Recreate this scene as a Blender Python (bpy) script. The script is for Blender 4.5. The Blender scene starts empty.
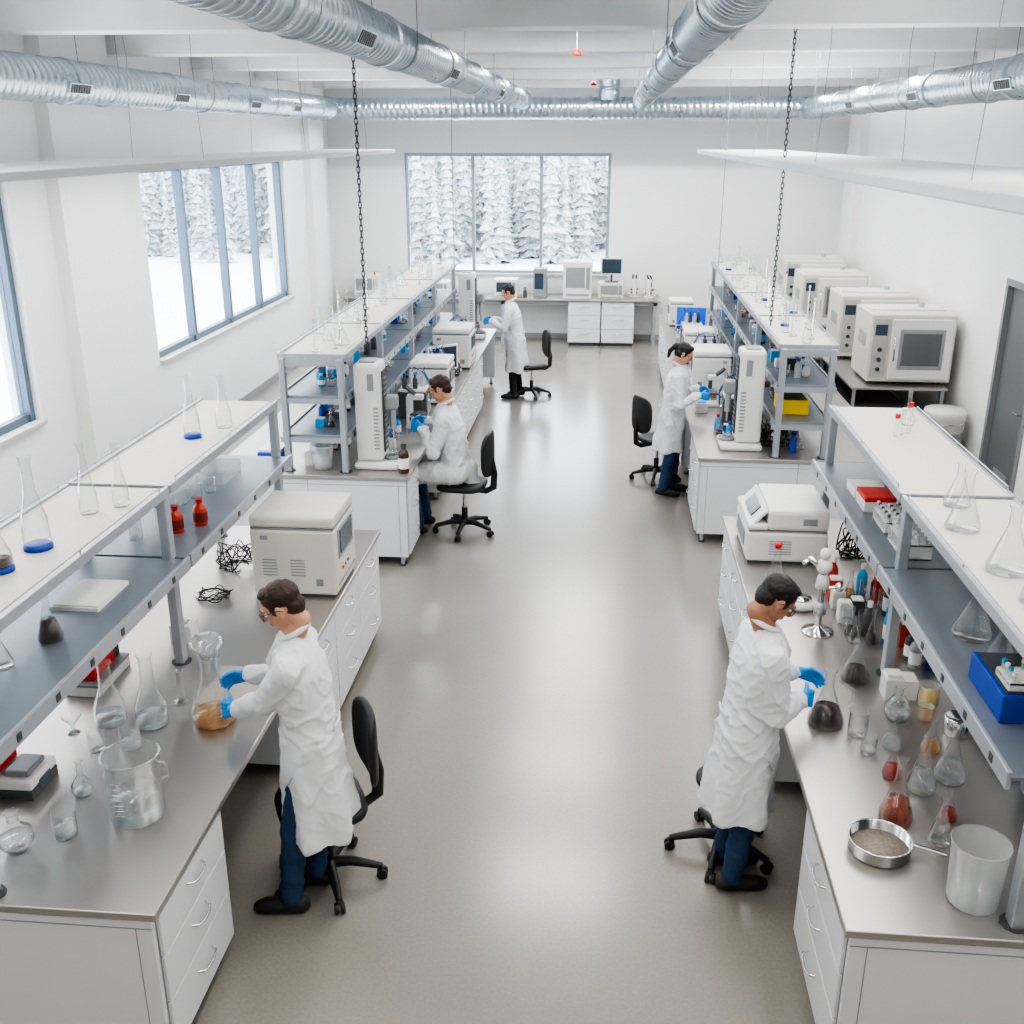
import bpy,bmesh,math,random
from mathutils import Vector,Matrix,noise
random.seed(7)
sc=bpy.context.scene
R=math.radians
V=Vector
# ------------------------------------------------------------------ materials
MC={}
def M(name,col,rough=.5,metal=0.,var=.05,scale=12.,bump=0.,emit=0.,stretch=(1,1,1),rvar=.05,trans=0.,coat=0.,detail=3.):
    if name in MC: return MC[name]
    m=bpy.data.materials.new(name); m.use_nodes=True
    nt=m.node_tree; N=nt.nodes; L=nt.links
    b=N['Principled BSDF']
    tc=N.new('ShaderNodeTexCoord'); mp=N.new('ShaderNodeMapping'); mp.inputs['Scale'].default_value=stretch
    nz=N.new('ShaderNodeTexNoise'); nz.inputs['Scale'].default_value=scale; nz.inputs['Detail'].default_value=detail
    L.new(tc.outputs['Object'],mp.inputs['Vector']); L.new(mp.outputs[0],nz.inputs['Vector'])
    mx=N.new('ShaderNodeMix'); mx.data_type='RGBA'
    mx.inputs[6].default_value=[max(0,c*(1-var)) for c in col]+[1]
    mx.inputs[7].default_value=[min(1,c*(1+var)) for c in col]+[1]
    L.new(nz.outputs['Fac'],mx.inputs[0]); L.new(mx.outputs[2],b.inputs['Base Color'])
    mr=N.new('ShaderNodeMapRange'); mr.inputs[3].default_value=max(0,rough-rvar); mr.inputs[4].default_value=min(1,rough+rvar)
    L.new(nz.outputs['Fac'],mr.inputs[0]); L.new(mr.outputs[0],b.inputs['Roughness'])
    b.inputs['Metallic'].default_value=metal
    if coat: b.inputs['Coat Weight'].default_value=coat
    if trans: b.inputs['Transmission Weight'].default_value=trans
    if bump:
        bp=N.new('ShaderNodeBump'); bp.inputs['Strength'].default_value=bump; bp.inputs['Distance'].default_value=.01
        L.new(nz.outputs['Fac'],bp.inputs['Height']); L.new(bp.outputs[0],b.inputs['Normal'])
    if emit:
        b.inputs['Emission Color'].default_value=list(col)+[1]; b.inputs['Emission Strength'].default_value=emit
    MC[name]=m; return m
def glassmat(name,tint,base=.06,edge=.7,power=3.,milk=0.,dark=None,mcol=(.85,.87,.88)):
    m=bpy.data.materials.new(name); m.use_nodes=True
    nt=m.node_tree; N=nt.nodes; L=nt.links
    N.remove(N['Principled BSDF']); out=N['Material Output']
    tr=N.new('ShaderNodeBsdfTransparent'); tr.inputs[0].default_value=list(tint)+[1]
    gl=N.new('ShaderNodeBsdfGlossy'); gl.inputs['Roughness'].default_value=.06
    lw=N.new('ShaderNodeLayerWeight'); lw.inputs[0].default_value=.5
    if dark:
        cr=N.new('ShaderNodeValToRGB'); e=cr.color_ramp.elements
        e[0].position=.45; e[0].color=list(tint)+[1]; e[1].position=.97; e[1].color=list(dark)+[1]
        L.new(lw.outputs['Facing'],cr.inputs[0]); L.new(cr.outputs[0],tr.inputs[0])
    pw=N.new('ShaderNodeMath'); pw.operation='POWER'; pw.inputs[1].default_value=power
    ma=N.new('ShaderNodeMath'); ma.operation='MULTIPLY_ADD'; ma.inputs[1].default_value=edge; ma.inputs[2].default_value=base
    L.new(lw.outputs['Facing'],pw.inputs[0]); L.new(pw.outputs[0],ma.inputs[0])
    mx=N.new('ShaderNodeMixShader'); L.new(ma.outputs[0],mx.inputs[0]); L.new(tr.outputs[0],mx.inputs[1]); L.new(gl.outputs[0],mx.inputs[2])
    last=mx
    if milk:
        df=N.new('ShaderNodeBsdfDiffuse'); df.inputs[0].default_value=list(mcol)+[1]
        m2=N.new('ShaderNodeMixShader'); m2.inputs[0].default_value=milk
        L.new(mx.outputs[0],m2.inputs[1]); L.new(df.outputs[0],m2.inputs[2]); last=m2
    L.new(last.outputs[0],out.inputs[0]); MC[name]=m; return m
wallM=M('wall_paint',(.81,.81,.805),.85,var=.02,scale=3,bump=.02)
ceilM=M('ceiling_paint',(.75,.755,.765),.9,var=.06,scale=5,bump=.12,detail=8)
steel=M('brushed_steel',(.47,.445,.42),.34,.82,var=.012,scale=9,rvar=.012,detail=1.)
lam=M('white_laminate',(.65,.665,.69),.45,var=.015)
lam2=M('shelf_white',(.55,.53,.49),.45,var=.02)
seam=M('seam_grey',(.28,.29,.31),.6)
alu=M('aluminium',(.42,.45,.49),.38,.55,var=.05)
aluD=M('shelf_blue_grey',(.25,.285,.33),.4,.5,var=.06)
chrome=M('chrome',(.7,.7,.7),.15,1.)
galv=M('galvanised_metal',(.42,.49,.55),.30,.92,var=.25,scale=6,rvar=.1)
blk=M('black_plastic',(.014,.015,.017),.5,var=.2)
dgr=M('dark_grey',(.06,.065,.07),.5)
mgr=M('mid_grey',(.25,.26,.27),.5)
wht=M('white_plastic',(.68,.68,.67),.4,var=.02)
bei=M('beige_plastic',(.60,.58,.52),.45,var=.03)
scr=M('screen_dark',(.04,.065,.09),.15,var=.2)
scrB=M('screen_blue',(.02,.10,.60),.2,emit=.5)
blu=M('blue_plastic',(.006,.05,.36),.4)
cya=M('cyan_plastic',(.015,.28,.58),.4)
red=M('red_plastic',(.60,.02,.012),.4)
org=M('orange_red',(.42,.035,.008),.35)
yel=M('yellow_plastic',(.85,.58,.02),.4)
amb=glassmat('amber_liquid',(.97,.76,.46),.06,.3,2.,milk=.22,mcol=(.85,.48,.12),dark=(.85,.55,.25))
brn=glassmat('brown_liquid',(.78,.30,.12),.06,.25,2.,milk=.2,mcol=(.5,.10,.02),dark=(.5,.12,.04))
vio=glassmat('dark_liquid',(.22,.06,.06),.06,.25,2.,milk=.3,mcol=(.05,.008,.012),dark=(.08,.015,.02))
redl=glassmat('red_liquid',(.85,.14,.12),.06,.25,2.,milk=.22,mcol=(.60,.02,.02),dark=(.5,.04,.04))
wat=glassmat('water_liquid',(.93,.965,.975),.08,.35,2.5,milk=.08,dark=(.70,.79,.82))
gls=glassmat('lab_glass',(.965,.978,.98),.07,.9,2.1,milk=.035,dark=(.50,.56,.60))
wgl=glassmat('window_glass',(.97,.98,.99),.03,.3,4.)
lens=glassmat('lens_glass',(.85,.88,.9),.12,.5,2.)
mlk=glassmat('translucent_plastic',(.93,.94,.94),.06,.35,2.,milk=.28,dark=(.7,.72,.74))
frameM=M('window_frame_blue',(.13,.18,.24),.4,.3)
frameW=M('window_frame_grey',(.32,.36,.40),.4,.3)
coatM=M('lab_coat_cotton',(.69,.705,.735),.85,var=.03,scale=30,bump=.08)
jean=M('denim',(.022,.055,.12),.85,var=.3,scale=60)
blkT=M('black_trousers',(.02,.02,.024),.85)
shoe=M('shoe_black',(.018,.018,.02),.5)
glove=M('nitrile_glove',(.012,.26,.68),.45,var=.08)
skA=M('skin_a',(.56,.30,.20),.5,var=.06,scale=20); skB=M('skin_b',(.40,.20,.125),.5,var=.06,scale=20)
hrA=M('hair_dark_brown',(.035,.018,.012),.55,var=.5,scale=90); hrB=M('hair_black',(.012,.010,.010),.5,var=.5,scale=90)
eyeW=M('eye_white',(.8,.8,.78),.2); iris=M('iris',(.03,.02,.015),.15); lip=M('lips',(.42,.17,.14),.5)
paper=M('paper',(.75,.75,.73),.8)
def floormat():
    m=bpy.data.materials.new('polished_concrete'); m.use_nodes=True
    N=m.node_tree.nodes; L=m.node_tree.links; b=N['Principled BSDF']
    tc=N.new('ShaderNodeTexCoord')
    n1=N.new('ShaderNodeTexNoise'); n1.inputs['Scale'].default_value=.6; n1.inputs['Detail'].default_value=7; n1.inputs['Roughness'].default_value=.6
    n2=N.new('ShaderNodeTexNoise'); n2.inputs['Scale'].default_value=60; n2.inputs['Detail'].default_value=6
    for n in(n1,n2): L.new(tc.outputs['Object'],n.inputs['Vector'])
    cr=N.new('ShaderNodeValToRGB'); cr.color_ramp.elements[0].position=.25; cr.color_ramp.elements[1].position=.75
    cr.color_ramp.elements[0].color=(.252,.233,.205,1); cr.color_ramp.elements[1].color=(.292,.272,.242,1)
    L.new(n1.outputs['Fac'],cr.inputs[0])
    mx=N.new('ShaderNodeMix'); mx.data_type='RGBA'; mx.blend_type='MULTIPLY'; mx.inputs[0].default_value=1
    c2=N.new('ShaderNodeValToRGB'); c2.color_ramp.elements[0].color=(.94,.94,.94,1); c2.color_ramp.elements[1].color=(1.04,1.04,1.04,1)
    c2.color_ramp.elements[0].position=.35; c2.color_ramp.elements[1].position=.65
    L.new(n2.outputs['Fac'],c2.inputs[0]); L.new(cr.outputs[0],mx.inputs[6]); L.new(c2.outputs[0],mx.inputs[7])
    L.new(mx.outputs[2],b.inputs['Base Color'])
    mr=N.new('ShaderNodeMapRange'); mr.inputs[3].default_value=.22; mr.inputs[4].default_value=.27
    L.new(n1.outputs['Fac'],mr.inputs[0]); L.new(mr.outputs[0],b.inputs['Roughness'])
    b.inputs['Specular IOR Level'].default_value=.85
    b.inputs['Coat Weight'].default_value=.5; b.inputs['Coat Roughness'].default_value=.2
    return m
floorM=floormat()
def treemat():
    m=bpy.data.materials.new('snowy_pine'); m.use_nodes=True
    N=m.node_tree.nodes; L=m.node_tree.links; b=N['Principled BSDF']
    tc=N.new('ShaderNodeTexCoord'); n=N.new('ShaderNodeTexNoise'); n.inputs['Scale'].default_value=9; n.inputs['Detail'].default_value=7; n.inputs['Roughness'].default_value=.7
    L.new(tc.outputs['Object'],n.inputs['Vector'])
    cr=N.new('ShaderNodeValToRGB'); cr.color_ramp.elements[0].position=.38; cr.color_ramp.elements[1].position=.64
    cr.color_ramp.elements[0].color=(.20,.235,.25,1); cr.color_ramp.elements[1].color=(.74,.78,.81,1)  # dark tone lightened: snowfall haze is put into the tree colour
    L.new(n.outputs['Fac'],cr.inputs[0]); L.new(cr.outputs[0],b.inputs['Base Color']); b.inputs['Roughness'].default_value=.9
    return m
treeM=treemat()
snow=M('snow',(.88,.90,.93),.9,var=.02,scale=.4,bump=.2)
# ------------------------------------------------------------------ mesh builder
class MB:
    def __init__(s): s.bm=bmesh.new(); s.mats=[]; s.M=Matrix.Identity(4)
    def mi(s,m):
        if m not in s.mats: s.mats.append(m)
        return s.mats.index(m)
    def v(s,p): return s.bm.verts.new(s.M@V(p))
    def f(s,vs,k,sm=False):
        try:
            f=s.bm.faces.new(vs); f.material_index=k; f.smooth=sm; return f
        except ValueError: return None
    def box(s,c,d,m,bev=0.,rot=None):
        k=s.mi(m); b=bmesh.new()
        bmesh.ops.create_cube(b,size=1.)
        bmesh.ops.scale(b,vec=V(d),verts=b.verts)
        if bev>0: bmesh.ops.bevel(b,geom=list(b.edges),offset=min(bev,min(d)*.45),segments=2,affect='EDGES',profile=.5)
        T=Matrix.Translation(V(c))
        if rot: T=T@Matrix.Rotation(rot[1],4,rot[0])
        T=s.M@T; mp={}
        for v in b.verts: mp[v]=s.bm.verts.new(T@v.co)
        for f in b.faces: s.f([mp[v] for v in f.verts],k)
        b.free(); return s
    def bx(s,x0,x1,y0,y1,z0,z1,m,bev=0.): return s.box(((x0+x1)/2,(y0+y1)/2,(z0+z1)/2),(abs(x1-x0),abs(y1-y0),abs(z1-z0)),m,bev)
    def tube(s,pts,r,m,seg=8,caps=True,sx=1.,closed=False):
        k=s.mi(m); P=[V(p) for p in pts]; n=len(P)
        rr=[r]*n if not hasattr(r,'__len__') else list(r)
        rings=[]; nrm=None
        for i in range(n):
            if closed: t=P[(i+1)%n]-P[i-1]
            else: t=P[min(i+1,n-1)]-P[max(i-1,0)]
            if t.length<1e-9: t=V((0,0,1))
            t.normalize()
            if nrm is None:
                a=V((0,0,1)) if abs(t.z)<.9 else V((1,0,0))
                nrm=(a-t*a.dot(t)).normalized()
            else:
                nrm=nrm-t*nrm.dot(t)
                nrm=nrm.normalized() if nrm.length>1e-6 else t.orthogonal().normalized()
            bn=t.cross(nrm)
            rings.append([s.v(P[i]+(nrm*math.cos(2*math.pi*j/seg)*sx+bn*math.sin(2*math.pi*j/seg))*rr[i]) for j in range(seg)])
        R_=range(n) if closed else range(n-1)
        for i in R_:
            a=rings[i]; b=rings[(i+1)%n]
            for j in range(seg): s.f([a[j],a[(j+1)%seg],b[(j+1)%seg],b[j]],k,True)
        if caps and not closed:
            for rg,fl in((rings[0],True),(rings[-1],False)):
                f=s.f(rg[::-1] if fl else rg,k)
                if f:
                    for e in f.edges: e.smooth=False
        return s
    def cyl(s,p0,p1,r,m,seg=16,r1=None): return s.tube([p0,p1],[r,r if r1 is None else r1],m,seg)
    def lathe(s,prof,m,seg=20,c=(0,0,0),sharp=False):
        k=s.mi(m); rings=[]
        for r,z in prof:
            if r<1e-5: rings.append([s.v((c[0],c[1],c[2]+z))])
            else: rings.append([s.v((c[0]+r*math.cos(2*math.pi*j/seg),c[1]+r*math.sin(2*math.pi*j/seg),c[2]+z)) for j in range(seg)])
        for a,b in zip(rings,rings[1:]):
            for j in range(seg):
                j2=(j+1)%seg
                if len(a)==1 and len(b)==1: continue
                if len(a)==1: s.f([a[0],b[j2],b[j]],k,not sharp)
                elif len(b)==1: s.f([a[j],a[j2],b[0]],k,not sharp)
                else: s.f([a[j],a[j2],b[j2],b[j]],k,not sharp)
        return s
    def ell(s,c,r,m,e=1.,seg=16,rg=10,bend=0.,rot=None):
        k=s.mi(m); r=(r,r,r) if not hasattr(r,'__len__') else r
        def p(x,q): return math.copysign(abs(x)**q,x)
        T=Matrix.Translation(V(c))
        if rot: T=T@rot
        rings=[]
        for i in range(rg+1):
            a=-math.pi/2+math.pi*i/rg
            row=[]
            cnt=1 if i in(0,rg) else seg
            for j in range(cnt):
                b=2*math.pi*j/seg
                x=p(math.cos(a),e)*p(math.cos(b),e)*r[0]; y=p(math.cos(a),e)*p(math.sin(b),e)*r[1]; z=p(math.sin(a),e)*r[2]
                if cnt==1: x=y=0
                x+=bend*y*y
                row.append(s.v(T@V((x,y,z))))
            rings.append(row)
        for a,b in zip(rings,rings[1:]):
            for j in range(seg):
                j2=(j+1)%seg
                if len(a)==1: s.f([a[0],b[j2],b[j]],k,True)
                elif len(b)==1: s.f([a[j],a[j2],b[0]],k,True)
                else: s.f([a[j],a[j2],b[j2],b[j]],k,True)
        return s
    def loft(s,secs,m,seg=28,e=1.):
        k=s.mi(m); rings=[]
        def p(x,q): return math.copysign(abs(x)**q,x)
        for cx,cy,z,rx,ry in secs:
            rings.append([s.v((cx+rx*p(math.cos(2*math.pi*j/seg),e),cy+ry*p(math.sin(2*math.pi*j/seg),e),z)) for j in range(seg)])
        for a,b in zip(rings,rings[1:]):
            for j in range(seg): s.f([a[j],a[(j+1)%seg],b[(j+1)%seg],b[j]],k,True)
        s.f(rings[0][::-1],k); s.f(rings[-1],k); return s
    def chain(s,pts,rr,m,seg=12):
        s.tube(pts,rr,m,seg)
        for p,r in zip(pts,rr): s.ell(p,r,m,seg=seg,rg=8)
        return s
    def obj(s,name,x=0,y=0,z=0,rz=0,parent=None):
        bmesh.ops.recalc_face_normals(s.bm,faces=s.bm.faces)
        me=bpy.data.meshes.new(name); s.bm.to_mesh(me); s.bm.free()
        for m in s.mats: me.materials.append(m)
        o=bpy.data.objects.new(name,me); sc.collection.objects.link(o)
        o.location=(x,y,z); o.rotation_euler=(0,0,rz)
        if parent: o.parent=parent
        return o
def dup(o,x,y,z,rz=0,s=1.,name=None):
    n=bpy.data.objects.new(name or o.name.split('.')[0],o.data); sc.collection.objects.link(n)
    n.location=(x,y,z); n.rotation_euler=(0,0,rz); n.scale=(s,s,s); return n
def remesh(o,vox,sm=4,fac=.6,disp=None):
    md=o.modifiers.new('r','REMESH'); md.mode='VOXEL'; md.voxel_size=vox; md.use_smooth_shade=True
    s2=o.modifiers.new('s','SMOOTH'); s2.factor=fac; s2.iterations=sm
    bpy.context.view_layer.update()
    dg=bpy.context.evaluated_depsgraph_get(); ev=o.evaluated_get(dg)
    me=bpy.data.meshes.new_from_object(ev); mats=list(o.data.materials)
    o.modifiers.clear(); old=o.data; o.data=me; bpy.data.meshes.remove(old)
    me.materials.clear()
    me.materials.append(mats[0])
    for p in me.polygons: p.use_smooth=True; p.material_index=0
    if disp:
        nr=[v.normal.copy() for v in me.vertices]
        for v,n_ in zip(me.vertices,nr): v.co+=n_*disp(v.co)
    me.update(); return o
# ------------------------------------------------------------------ room
XL,XR,YB,YF,ZC=-5.5,4.45,21.1,-2.5,4.95
MB().bx(XL-.3,XR+.3,YF-.3,YB+.3,-.12,0,floorM).obj('floor')
MB().bx(XL-.3,XR+.3,YF-.3,YB+.3,ZC,ZC+.2,ceilM).obj('ceiling')
w=MB(); W1=(4.4,9.5); W2=(12.35,18.1); z0,z1=1.22,3.52
for a,b in((YF,W1[0]),(W1[1],W2[0]),(W2[1],YB)): w.bx(XL-.3,XL,a,b,0,ZC,wallM)
for a,b in(W1,W2): w.bx(XL-.3,XL,a,b,0,z0,wallM); w.bx(XL-.3,XL,a,b,z1,ZC,wallM)
w.bx(XL,XL+.14,10.2,11.6,0,ZC,wallM); w.bx(XL,XL+.14,19.3,20.3,0,ZC,wallM)
w.obj('wall_left')
BW=(-4.0,.03)
w=MB(); w.bx(XL-.3,BW[0],YB,YB+.3,0,ZC,wallM).bx(BW[1],XR+.3,YB,YB+.3,0,ZC,wallM).bx(BW[0],BW[1],YB,YB+.3,0,1.27,wallM).bx(BW[0],BW[1],YB,YB+.3,3.56,ZC,wallM)
w.obj('wall_back')
w=MB(); D0,D1=11.05,12.15
w.bx(XR,XR+.3,YF,D0,0,ZC,wallM).bx(XR,XR+.3,D1,YB,0,ZC,wallM).bx(XR,XR+.3,D0,D1,2.38,ZC,wallM).bx(XR-.14,XR,19.6,20.5,0,ZC,wallM)
w.obj('wall_right')
MB().bx(XL-.3,XR+.3,YF-.3,YF,0,ZC,wallM).obj('wall_front')
doorM=M('door_paint',(.15,.16,.17),.5); dfr=M('door_frame',(.24,.25,.26),.5)
d=MB(); d.bx(XR-.02,XR+.12,D0,D0+.07,0,2.38,dfr).bx(XR-.02,XR+.12,D1-.07,D1,0,2.38,dfr).bx(XR-.02,XR+.12,D0+.07,D1-.07,2.31,2.38,dfr)
d.bx(XR+.04,XR+.09,D0+.075,D1-.075,.01,2.305,doorM); d.cyl((XR-.03,D0+.17,1.05),(XR+.04,D0+.17,1.05),.013,chrome,8); d.cyl((XR-.03,D0+.17,1.05),(XR-.03,D0+.29,1.05),.011,chrome,8)
d.bx(XR+.03,XR+.045,D0+.35,D1-.35,.1,.3,alu)
d.obj('door_1')
def win_left(n,a,b,panes):
    m=MB(); x=XL-.12
    f=.08
    m.bx(x-.05,x+.03,a,b,z0,z0+f,frameM).bx(x-.05,x+.03,a,b,z1-f,z1,frameM)
    for i in range(panes+1):
        y=a+(b-a)*i/panes; y=min(max(y,a+f/2),b-f/2)
        m.bx(x-.06,x+.05,y-f/2,y+f/2,z0+.0,z1,frameM)
    m.bx(x-.02,x-.01,a+f,b-f,z0+f,z1-f,wgl)
    m.obj('window_%d'%n)
    MB().bx(XL-.06,XL+.05,a,b,z0-.03,z0+.012,lam2,.005).obj('trim_%d'%n)
win_left(1,W1[0],W1[1],4); win_left(2,W2[0],W2[1],4)
m=MB(); y=YB+.12; f=.06
m.bx(BW[0],BW[1],y-.04,y+.04,1.27,1.27+f,frameW).bx(BW[0],BW[1],y-.04,y+.04,3.56-f,3.56,frameW)
for i in range(4):
    x=BW[0]+(BW[1]-BW[0])*i/3; x=min(max(x,BW[0]+f/2),BW[1]-f/2); m.bx(x-f/2,x+f/2,y-.05,y+.05,1.27,3.56,frameW)
m.bx(BW[0]+f,BW[1]-f,y-.005,y+.005,1.33,3.5,wgl); m.obj('window_3')
MB().bx(BW[0],BW[1],YB-.05,YB+.07,1.24,1.282,lam2,.005).obj('trim_3')
bs=M('baseboard',(.30,.31,.32),.6)
MB().bx(XL,XL+.015,YF,10.2,0,.1,bs).bx(XL,XL+.015,11.6,19.3,0,.1,bs).obj('baseboard_left')
MB().bx(XR-.015,XR,YF,D0-.02,0,.1,bs).bx(XR-.015,XR,D1+.02,19.6,0,.1,bs).obj('baseboard_right')
MB().bx(XL+.02,XR-.02,YB-.015,YB,0,.1,bs).obj('baseboard_back')
for yb in(1.5,4.1,6.7,9.3,11.9,14.5,17.1,19.9):
    MB().bx(XL,XR,yb-.17,yb+.17,4.68,ZC,ceilM,.01).obj('ceiling_beam')
# ducts
def duct(name,p,ln,axis,r=.18,vents=()):
    m=MB(); per=.11; n=28; fr=[(0,0),(.6,0),(.68,.007),(.92,.007)]; k=m.mi(galv)
    rows=[]; cnt=int((ln-.12)/per)
    for c in range(cnt):
        for a,dr in fr: rows.append((c*per+a*per,r+dr))
    G=[]
    for s_,rr in rows:
        G.append([m.v((rr*math.cos(2*math.pi*j/n),rr*math.sin(2*math.pi*j/n),s_+per*j/n)) for j in range(n)])
    for i in range(len(G)-1):
        for j in range(n-1): m.f([G[i][j],G[i][j+1],G[i+1][j+1],G[i+1][j]],k,True)
        if i+5<len(G): m.f([G[i][n-1],G[i+4][0],G[i+5][0],G[i+1][n-1]],k,True)
    m.lathe([(0,-.02),(r+.014,-.02),(r+.014,.13),(r,.13)],galv,28,sharp=True)
    m.lathe([(r,ln-.2),(r+.014,ln-.2),(r+.014,ln),(0,ln)],galv,28,sharp=True)
    q=2.4
    while q<ln-1: m.lathe([(r,q),(r+.018,q+.005),(r+.018,q+.07),(r,q+.075)],galv,28,sharp=True); q+=2.4
    for vpos,ang in vents:
        m.M=Matrix.Rotation(ang,4,'Z')
        m.box((r+.004,0,vpos),(.03,.10,.42),galv,.004)
        for t in range(8): m.box((r+.018,0,vpos-.17+t*.048),(.012,.075,.03),dgr)
        m.M=Matrix.Identity(4)
    o=m.obj(name); o.location=p
    o.rotation_euler=(R(-90),0,0) if axis=='y' else (0,R(90),0) if axis=='x' else (0,0,0)
    return o
ZD=4.33
DA,DB=(-1.55,4.46),(.52,4.46)
duct('ventilation_duct',(DA[0],-2.2,DA[1]),21.85,'y',.15,[(8.6,.5),(12.2,.5),(16.5,.5)])
duct('ventilation_duct',(DB[0],-2.2,DB[1]),21.85,'y',.14,[(9.5,2.6),(15,2.6)])
duct('ventilation_duct',(-5.0,-2.2,ZD),21.7,'y',.185,[(12.0,.35),(14.4,.35),(17,.35),(19,.35)])
duct('ventilation_duct',(3.45,-2.2,ZD),21.7,'y',.17,[(12,2.8),(14.8,2.8),(18,2.8)])
duct('ventilation_duct',(-5.2,19.7,ZD),8.9,'x',.185)
duct('ventilation_duct',(-.05,19.7,ZD+.15),.45,'z',.17)
hg=MB()
for x,zd,r in((-5.0,ZD,.2),(DA[0],DA[1],.16),(DB[0],DB[1],.15),(3.45,ZD,.185)):
    for y in(2,5.4,8,10.6,13.2,15.8,18.4):
        hg.cyl((x-r,y,zd),(x-r,y,ZC),.004,mgr,5).cyl((x+r,y,zd),(x+r,y,ZC),.004,mgr,5)
        hg.tube([(x+r*math.cos(a),y,zd-r*math.sin(a)) for a in[math.pi*t/10 for t in range(11)]],.007,alu,5)
hg.obj('duct_hangers')
m=MB(); m.cyl((-5.3,12.6,4.8),(4.3,12.6,4.8),.018,ceilM,8); m.cyl((1.2,10.3,4.8),(4.3,10.3,4.8),.022,mgr,8).cyl((1.2,10.6,4.8),(1.2,16,4.8),.022,mgr,8)
m.cyl((-5,10.3,4.82),(-3.6,10.3,4.82),.03,mgr,8)
m.obj('ceiling_conduit')
def sprinkler(x,y,z):
    q=MB(); q.cyl((0,0,0),(0,0,ZC-z-.003),.007,wht,6).lathe([(0,-.03),(.045,-.025),(.04,.0),(.02,.03),(0,.03)],red,12); q.obj('sprinkler_head',x,y,z)
sprinkler(-.35,11,4.62); sprinkler(-.25,15.6,4.55); sprinkler(3.6,8.8,4.6)
pend=M('pendant_white',(.72,.73,.74),.5,var=.01)
def area(name,x,y,z,sx,sy,p,up=False,col=(1,.985,.965),parent=None):
    l=bpy.data.lights.new(name,'AREA'); l.shape='RECTANGLE'; l.size=sx; l.size_y=sy; l.energy=p; l.color=col
    o=bpy.data.objects.new(name,l); sc.collection.objects.link(o); o.location=(x,y,z)
    if up: o.rotation_euler=(math.pi,0,0)
    if parent: o.parent=parent
    return o
def pendant(xc,w_,ya,yb):
    m=MB(); m.bx(-w_/2,w_/2,ya,yb,-.03,.03,pend,.01)
    for y in[ya+1.6+(yb-ya-2.4)*t/3 for t in range(4)]:
        for sx in(-1,1): m.tube([(sx*.35,y,.03),(sx*.33,y,.5),(sx*.31,y+.03,.9),(sx*.33,y,ZC-3.635)],.003,mgr,5)
    o=m.obj('pendant_light_panel',xc,0,3.63)
    area('lamp_down',0,(ya+yb)/2,-.04,w_*.9,(yb-ya)*.96,PD,parent=o)
    area('lamp_up',0,(ya+yb)/2,.04,w_*.8,(yb-ya)*.94,PU,True,parent=o)
PD,PU=170,66
pendant(-4.2,1.3,5.0,18); pendant(2.05,1.3,3.7,18)
for x,p in((-3.6,20),(-.35,38),(2.4,20)):  # off-camera fixtures added to light the near half of the room
    for y in(-.4,2.8,5.4):
        m=MB(); m.bx(-.3,.3,-.75,.75,0,.075,wht,.01).bx(-.26,.26,-.7,.7,-.004,.004,M('fill_diffuser',(.9,.9,.9),.5,emit=2.))
        o=m.obj('added_fill_fixture',x,y,4.87); area('fill_lamp',0,0,-.01,.5,1.4,p,parent=o,col=(1,.96,.90))
for x,y,p in((-.45,10.6,42),(-.45,13.2,42),(-.45,15.8,46),(-.45,18.3,60),(-3.4,18.4,66),(2.4,18.4,70),(2.6,13.2,34),(2.6,15.8,38)):  # extra fixtures added to brighten the back wall and far end
    m=MB(); m.bx(-.75,.75,-.12,.12,0,.065,wht,.01).bx(-.7,.7,-.1,.1,-.004,.004,MC['fill_diffuser'])
    o=m.obj('added_fill_fixture',x,y,4.88); area('fill_lamp',0,0,-.01,1.4,.2,p,parent=o)
def chain(x,y,za,zb,thin=False):
    m=MB()
    if thin: m.cyl((0,0,0),(0,0,zb-za),.006,mgr,6)
    else:
        z=0; i=0
        while z<zb-za-.07:
            a=[]
            for t in range(10):
                th=2*math.pi*t/10; u=.013*math.cos(th); ww=.034*math.sin(th)
                a.append((u,0,z+.03+ww) if i%2 else (0,u,z+.03+ww))
            m.tube(a,.0055,dgr,5,closed=True); z+=.05; i+=1
    m.obj('hanging_cable' if thin else 'hanging_chain',x,y,za)
chain(-2.2,9.45,2.0,ZC); chain(1.70,10.9,2.02,ZC); chain(-2.27,15.7,2.02,ZC,True); chain(1.68,16.2,2.02,ZC,True)
# ------------------------------------------------------------------ exterior
MB().bx(-90,60,21.6,95,-.5,-.4,snow).bx(-90,-6.0,-20,21.6,-.5,-.4,snow).obj('snow_ground')
def forest():
    m=MB(); k=m.mi(treeM); bark=M('bark',(.10,.09,.085),.9)
    def tree(x,y,h,tiers=18):
        n=9; r0=h*.10
        m.cyl((x,y,-.4),(x,y,h*.25),.05,bark,4)
        for t in range(tiers):
            za=.05+h*(.03+.92*t/tiers); rr=r0*(1-t/tiers)**.75+.04; rr*=random.uniform(.75,1.2); zz=za+h*.06
            ox=random.uniform(-.05,.05); top=m.v((x+ox,y,zz-.4)); ph=random.random()*6
            ring=[]
            for j in range(n):
                q=rr*random.uniform(.25,1.25); a=ph+2*math.pi*j/n
                ring.append(m.v((x+q*math.cos(a),y+q*math.sin(a),za-.4-.4*q)))
            for j in range(n): m.f([ring[j],ring[(j+1)%n],top],k)
    for i in range(780):
        y=random.uniform(37,62); x=random.uniform(-25,8)
        tree(x,y,random.uniform(2.0,5.4)*(1+(y-37)*.02))
    for i in range(170):
        tree(random.uniform(-80,-58),random.uniform(40,95),random.uniform(5,9),10)
    m.obj('snowy_pine_forest')
forest()
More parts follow.
